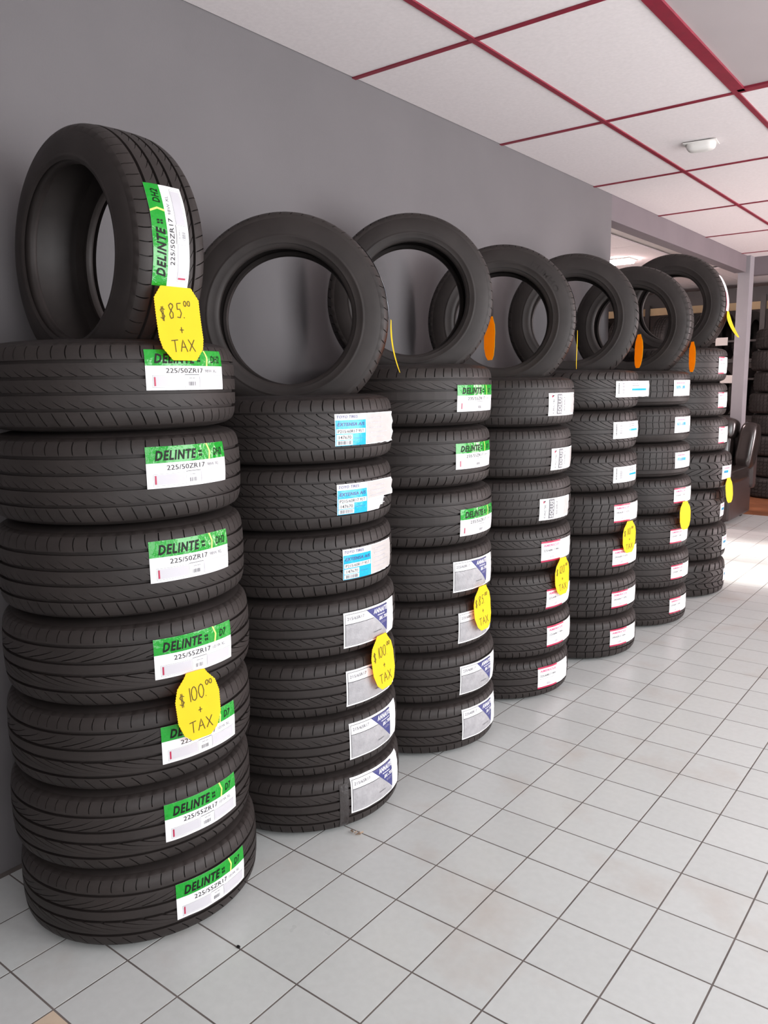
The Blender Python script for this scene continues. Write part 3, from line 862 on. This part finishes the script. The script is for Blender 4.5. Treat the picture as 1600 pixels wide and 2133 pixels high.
# upright tires, one on each stack
UP = {1: ((.370, 1.264, 1.7915), -92, .314, .218, 'hook'), 2: ((.366, 1.948, 1.668), -51, .334, .208, 's_slit'), 3: ((.361, 2.642, 1.776), -49, .328, .212, 'mixed'), 4: ((.388, 3.329, 1.730), -60.5, .339, .21, 'fine'),
      5: ((.417, 4.038, 1.770), -67, .3385, .208, 'diagonal'), 6: ((.470, 4.766, 1.774), -79, .3405, .21, 'small_block'), 7: ((.436, 5.556, 1.927), -84, .351, .222, 'round')}
def up_matrix(c, phi):
    p = math.radians(phi)
    n = Vector((math.cos(p), math.sin(p), 0)); e = Vector((-n.y, n.x, 0))
    mm = Matrix.Identity(4)
    for i in range(3): mm[i][0], mm[i][1], mm[i][2], mm[i][3] = e[i], (0, 0, 1)[i], n[i], c[i]
    return mm
UPT = {}
for s, (c, phi, R, W, tread) in UP.items():
    t = empty('tire', c)
    t.matrix_world = up_matrix(c, phi)
    tire_parts(t, tread, R, W)
    for q in t.children: q.rotation_euler = (0, 0, rnd.uniform(0, 6))
    tag(t, 'black tire standing upright on top of the ' + WHO[s], 'tire', 'upright tires on the stacks')
    UPT[s] = t
    if s in (3, 5, 6): continue
    kind, wd, info, ht = {1: ('delinte', .240, DH2, .101), 2: ('toyo', .265, None, .097), 3: ('delinte', .24, D5, .1), 4: ('kumho', .22, None, .097), 5: ('stripe', .22, None, .082), 6: ('blue_block', .2, None, .09), 7: ('americus', .24, '235/65R17 104H', .1)}[s]
    a0 = {1: -19, 2: 0, 3: -8, 4: -6, 5: -12, 6: -14, 7: -6}[s]
    sticker(t, R, W, math.radians(a0), .012 if s == 1 else 0, kind, 90 + s, wd, ht, info)
# raised brand letters on the sidewall of the fourth upright tire, a paint mark on the third
def arc_text(name, parent, body, rad, th_mid, h, z, material, span):
    V2, F, wd = text2d(body, .02, 0)
    out = []
    for x, y in V2:
        th = th_mid + span * (.5 - x / wd); r_ = rad + y * h
        out.append((r_ * math.cos(th), r_ * math.sin(th), z))
    mesh_obj(name, pymesh(name, out, F), material, parent)
arc_text('raised_lettering', UPT[4], 'KUMHO', .262, .75, .026, .2120 * .492 + .001, 'rubber', .62)
arc_text('paint_mark', UPT[3], '147670', RIM + .018, 1.75, .006, .222 * .452 + .002, 'plastic', .12)

# ------------------------------------------------------------------ price tags
GL = {'$': [[(.85, .82), (.45, .92), (.12, .75), (.5, .52), (.82, .3), (.45, .1), (.08, .22)], [(.38, 1.08), (.42, -.08)], [(.58, 1.08), (.62, -.08)]],
      '0': [[(.5, 1), (.18, .85), (.05, .5), (.18, .12), (.5, 0), (.82, .15), (.95, .5), (.82, .87), (.5, 1)]],
      '1': [[(.45, 1.0), (.5, .0)]], '2': [[(.08, .8), (.35, 1), (.75, .9), (.8, .65), (.4, .3), (.05, .02), (.5, .06), (.95, .0)]],
      '5': [[(.9, 1), (.3, .97), (.25, .58), (.65, .6), (.88, .35), (.6, .04), (.1, .08)]],
      '8': [[(.85, .85), (.5, 1), (.18, .82), (.35, .58), (.75, .35), (.7, .06), (.35, .0), (.15, .25), (.45, .52), (.8, .78), (.72, .96)]],
      '.': [[(.3, .02), (.5, .05)]], '+': [[(.1, .5), (.9, .55)], [(.5, .92), (.5, .1)]], 'T': [[(.02, .95), (.98, 1.0)], [(.5, .97), (.48, 0)]],
      'A': [[(.02, 0), (.5, 1), (.98, 0)], [(.22, .38), (.8, .4)]], 'X': [[(.05, 1), (.95, 0)], [(.95, 1), (.05, 0)]]}
OUT_W = [(0, .026), (.10, .048), (.30, .062), (.62, .064), (.80, .055), (.93, .034), (1, .026)]
def price_tag(mat4, amount, label, scale=1.0, bend=.0, flat_top=False, seed=0, twist=0.0, grp='yellow price tags'):
    H = .175 * scale
    q = random.Random(seed)
    ow = [(0, .034), (.16, .058), (.30, .064), (.84, .064), (1, .043)] if flat_top else OUT_W
    kb = (q.uniform(-.01, .01), q.uniform(-.01, .01))
    def at(x, y, d):
        u = y / H
        z = d + bend * (1 - u) ** 2 + .10 * x * kb[0] * 10 + .004 * math.sin(u * 3 + seed)
        a = twist * (1 - u)
        return (x * math.cos(a) - z * math.sin(a), y - H, z * math.cos(a) + x * math.sin(a))
    n = 56
    V, F = [], []
    for d in (0.0, -.0006):
        for j in range(n + 1):
            u = j / n
            hw = float(np.interp(u, [p[0] for p in ow], [p[1] for p in ow])) * scale + (.0011 if j % 2 else -.0006)
            for i in range(5): V.append(at(-hw + hw * i / 2, u * H, d))
    o2 = 5 * (n + 1)
    for j in range(n):
        for i in range(4):
            k = j * 5 + i
            F.append((k, k + 1, k + 6, k + 5)); F.append((o2 + k, o2 + k + 5, o2 + k + 6, o2 + k + 1))
        a, b = j * 5, j * 5 + 4
        F.append((a, a + 5, o2 + a + 5, o2 + a)); F.append((b, o2 + b, o2 + b + 5, b + 5))
    t = empty('price_tag', (0, 0, 0))
    t.matrix_world = mat4
    mesh_obj('card', pymesh('card', V, F, 40), 'yellow', t)
    tag(t, label, 'price tag', grp)
    if amount:
        V, F = [], []
        def stroke(pts, wd):
            P = []
            for (xa, ya), (xb, yb) in zip(pts, pts[1:]):
                for e in range(4): P.append((xa + (xb - xa) * e / 4, ya + (yb - ya) * e / 4))
            P.append(pts[-1])
            k = len(V)
            for i, (x, y) in enumerate(P):
                a, b = P[max(i - 1, 0)], P[min(i + 1, len(P) - 1)]
                dx, dy = b[0] - a[0], b[1] - a[1]; L = math.hypot(dx, dy) or 1
                V.append(at(x - dy / L * wd, y + dx / L * wd, .0008)); V.append(at(x + dy / L * wd, y - dx / L * wd, .0008))
            for i in range(len(P) - 1): F.append((k + 2 * i, k + 2 * i + 1, k + 2 * i + 3, k + 2 * i + 2))
        def write(body, x, y, w_, h_, wd):
            for ch in body:
                for st in GL[ch]:
                    stroke([(x + px * w_ * .82 + q.uniform(-.0004, .0004), y + py * h_ + q.uniform(-.0006, .0006) + (x * .06)) for px, py in st], wd)
                x += w_ * (.55 if ch in '1.' else 1)
            return x
        e = scale
        n_ = len(amount)
        x = write('$', -.054 * e, H * .56, .022 * e, .030 * e, .0009 * e)
        cw = .074 * e / (n_ + .6) * (1.0 if n_ == 3 else .85)
        x = write(amount, x + .003 * e, H * .58, min(cw, .022 * e), .036 * e, .0011 * e)
        x = write('.', x - .002, H * .58, .008 * e, .02 * e, .0012 * e)
        write('00', min(x, .036 * e), H * .74, .0105 * e, .0125 * e, .001 * e)
        write('+', -.004 * e, H * .37, .017 * e, .017 * e, .0011 * e)
        write('TAX', -.032 * e, H * .12, .024 * e, .029 * e, .0011 * e)
        mesh_obj('handwriting', pymesh('handwriting', V, F), 'ink', t)['kind'] = 'stuff'
    return t

def on_stack(s, k, ang, z_top, amount, label, scale=1.0, lift=.012, seed=0, roll=0.0, bend=.01, twist=0.0):
    x, y = XY[s][k]; R = KIND[s][k][1]
    a = math.radians(ang)
    n = Vector((math.cos(a), math.sin(a), 0)); tg = Vector((-n.y, n.x, 0)); up = Vector((0, 0, 1))
    tg2 = tg * math.cos(roll) + up * math.sin(roll); up2 = up * math.cos(roll) - tg * math.sin(roll)
    c = Vector((x, y, z_top)) + n * (R + lift)
    mm = Matrix.Identity(4)
    for i in range(3): mm[i][0], mm[i][1], mm[i][2], mm[i][3] = tg2[i], up2[i], n[i], c[i]
    return price_tag(mm, amount, label, scale, bend, False, seed, twist)

def cyl_hit(px, py, s, k, extra):
    """where the pixel's ray meets the tread surface of a tire: angle in degrees and height"""
    d = _fw + _r * (px - 800) / FPX - _u * (py - 1066.5) / FPX
    c = np.array(XY[s][k]); R = KIND[s][k][1] + extra
    o = CAM[:2] - c
    A, B, C = d[:2] @ d[:2], 2 * o @ d[:2], o @ o - R * R
    t = (-B - math.sqrt(max(B * B - 4 * A * C, 0))) / (2 * A)
    P = CAM + t * d
    return math.degrees(math.atan2(P[1] - c[1], P[0] - c[0])), float(P[2])
for s, k, px, py, amt, sc_, roll in ((1, 3, 408, 1398, '100', 1.0, .0), (2, 3, 797, 1322, '100', 1.02, .0), (3, 3, 1006, 1220, '85', 1.0, .0), (4, 3, 1172, 1161, '120', .98, .0), (5, 3, 1311, 1085, '110', .95, .0), (6, 3, 1427, 1044, None, .95, .0), (7, 3, 1519, 995, None, .95, .0)):
    an, zt = cyl_hit(px, py, s, k, .012)
    lab = 'yellow price tag reading $%s.00 + TAX hanging on the side of the %s' % (amt, WHO[s]) if amt else 'yellow price tag hanging on the side of the ' + WHO[s]
    on_stack(s, k, an, zt, amt, lab, sc_, seed=s, roll=roll)
# tags hanging from the upright tires
for s, (c, phi, R, W, tread) in UP.items():
    mm = up_matrix(c, phi)
    th = math.radians({1: -18, 2: -1, 3: -10, 4: -8, 5: -13, 6: -17, 7: -6}[s])
    gap = {1: .022, 3: .012, 5: .014, 6: .014}.get(s, .010)
    loc = mm @ Vector(((R + gap) * math.cos(th), (R + gap) * math.sin(th), .008 if s == 1 else {3: -.055, 5: -.045, 6: -.045}.get(s, 0.0)))
    e = Vector((mm[0][0], mm[1][0], 0)); n = Vector((mm[0][2], mm[1][2], 0))
    yaw = {1: 0, 2: .06, 3: -.18, 4: .10, 5: -.28, 6: -.40, 7: .05}[s]
    face = e * math.cos(yaw) + n * math.sin(yaw)            # direction the printed side looks
    right = Vector((-face.y, face.x, 0))
    lean = {1: .05, 2: .03, 3: .0, 4: .0, 5: -.04, 6: -.06, 7: .08}[s]
    up = Vector((0, 0, 1)) * math.cos(lean) - face * math.sin(lean); f2 = face * math.cos(lean) + Vector((0, 0, 1)) * math.sin(lean)
    q = Matrix.Identity(4)
    for i in range(3): q[i][0], q[i][1], q[i][2], q[i][3] = right[i], up[i], f2[i], loc[i]
    lab = 'yellow price tag reading $85.00 + TAX hanging from the upright tire of the ' + WHO[1] if s == 1 else 'yellow price tag hanging from the upright tire of the ' + WHO[s]
    price_tag(q, '85' if s == 1 else None, lab, 1.0, {2: .022, 7: .05}.get(s, .006), s == 1, 20 + s)

# strip of clear tape on the lowest tire of the second stack, torn scraps at its foot
sh = Sheet(KIND[2][0][1], .197, math.radians(-27), .0, 5)
par = [o for o in bpy.data.objects if o.name.startswith('tire') and o.type == 'EMPTY' and o.get('label', '').startswith('black tire with navy triangle sticker, lowest in the light-blue')][0]
mesh_obj('tape_strip', pymesh('tape_strip', *sh.grid(.0, .032, -.092, .070, 1), 60), 'tape', par)
rs = random.Random(3)
SCR = (.727, 1.808)
for k in range(4):
    V = [(rs.uniform(-.012, .012), rs.uniform(-.010, .010), rs.uniform(.001, .014)) for _ in range(5)]
    bm = bmesh.new()
    for p in V: bm.verts.new(p)
    bmesh.ops.convex_hull(bm, input=bm.verts[:])
    me = bpy.data.meshes.new('scrap'); bm.to_mesh(me); bm.free()
    o = mesh_obj('scrap', me, 'bits')
    o.location = (SCR[0] + rs.uniform(-.018, .018), SCR[1] + rs.uniform(-.012, .012), 0)
    tag(o, 'torn brown scrap lying at the foot of the light-blue-topped sticker stack', 'scrap', 'torn scraps on the floor')
o = pillow('pebble', (.006, .004, .003), .9, 'black', None, (.822, 1.225, .003), n=6)
tag(o, 'small dark pebble lying on a bare floor tile', 'pebble')

# ------------------------------------------------------------------ armchair by the post
ch = empty('armchair', (-.26, 8.62, 0))
tag(ch, 'black leather armchair beside the grey post', 'armchair')
boxes('base', [((-.36, .42), (-.40, .46), (.03, .40))], 'leather2', ch, bevel=.03)
for sx in (-1, 1):
    boxes('arm', [((.30 if sx > 0 else -.46, .46 if sx > 0 else -.30), (-.42, .40), (.05, .44))], 'leather2', ch, bevel=.025)
    pillow('arm_pad', (.105, .40, .075), .5, 'leather', ch, (sx * .375, -.04, .485))
    pillow('arm_front', (.10, .05, .12), .5, 'leather', ch, (sx * .375, -.41, .40))
pillow('seat_cushion', (.29, .36, .10), .4, 'leather', ch, (0, -.08, .46))
boxes('back_shell', [((-.44, .50), (.32, .46), (.30, .90))], 'leather2', ch, bevel=.05)
bk = pillow('back_cushion', (.30, .13, .22), .5, 'leather', ch, (0, .28, .72), (-.12, 0, 0))
pillow('headrest', (.33, .14, .13), .5, 'leather', ch, (0, .30, .93), (-.1, 0, 0))
for sx in (-1, 1):
    pillow('back_wing', (.095, .14, .25), .55, 'leather', ch, (sx * .43, .30, .755), (-.12, sx * .10, 0))
for k in range(4):
    tube('pleat', [(.16 + .03 * k, .17, .97 - .012 * k), (.185 + .03 * k, .155, .90 - .012 * k)], .008, 'leather', ch, 6)
for sx in (-1, 1):
    for sy in (-1, 1):
        boxes('foot', [((sx * .36 - .03, sx * .36 + .03), (sy * .36 - .03, sy * .36 + .03), (0, .04))], 'steel', ch)

# ------------------------------------------------------------------ far racks and their tires
def far_tire(c, R, W, label, group, up=None, tread='block', st=None):
    t = empty('tire', c)
    if up is not None: t.matrix_world = up_matrix(c, up)
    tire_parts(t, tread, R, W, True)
    if st: sticker(t, R, W, math.radians(st), 0, 'blue_block', 5, .14, .09)
    tag(t, label, 'tire', group)
    return t
for k in range(8):
    far_tire((.13 + (.02 if k % 2 else -.02), 10.75, .13 + .001 + k * .256), .385, .25, 'dark wide tire, %s in the stack behind the grey post' % (['lowest'] + ['%s from floor' % q for q in ('second', 'third', 'fourth', 'fifth', 'sixth', 'seventh')] + ['highest lying'])[k], 'tires stacked behind the post')

rk = empty('tire_rack', (-1.9, 11.3, 0))
tag(rk, 'dark steel tire rack with tan top beam in the far room', 'rack')
for sx in (-1.75, 0, 1.65):
    for sy in (-.25, .25):
        boxes('post', [((sx - .03, sx + .03), (sy - .03, sy + .03), (0, 2.5))], 'steel', rk)
for z in (.25, .98, 1.71):
    for sy in (-.2, .2):
        boxes('beam', [((-1.75, 1.65), (sy - .02, sy + .02), (z - .05, z))], 'steel', rk)
for z in (1.45, 1.93):
    boxes('card_rail', [((-1.75, 1.65), (-.366, -.350), (z - .012, z + .012))], 'steel', rk)
    for sx in (-1.75, 0, 1.65):
        boxes('rail_bracket', [((sx - .01, sx + .01), (-.352, -.27), (z - .01, z + .01))], 'steel', rk)
for x, z in ((1.20, 1.93), (1.28, 1.45), (.17, 1.97)):
    boxes('price_card', [((x - .075, x + .075), (-.372, -.368), (z - .05, z + .05))], 'plastic', rk)
boxes('top_beam', [((-1.75, 4.2), (.26, .32), (2.36, 2.46))], 'tan', rk)
boxes('dark_top_band', [((-1.78, 4.2), (.33, .36), (2.42, 2.66))], 'steel', rk)  # plain dark sheet added in place of dark tires on the top shelf
cols = ['lowest', 'middle', 'upper']
nm = ['first', 'second', 'third', 'fourth', 'fifth', 'sixth', 'seventh', 'eighth', 'ninth', 'tenth']
for r_ in range(3):
    for k in range(8):
        x = -.47 - k * .35 if k < 4 else -2.14 - (k - 4) * .35
        far_tire((x, 11.3, (.25, .98, 1.71)[r_] + .284), .33, .215, 'dark tire on the %s rack shelf, %s from the end by the post' % (cols[r_], nm[k]), 'tires on the far rack', -8, 'block', 60 if k in (0, 3) else None)
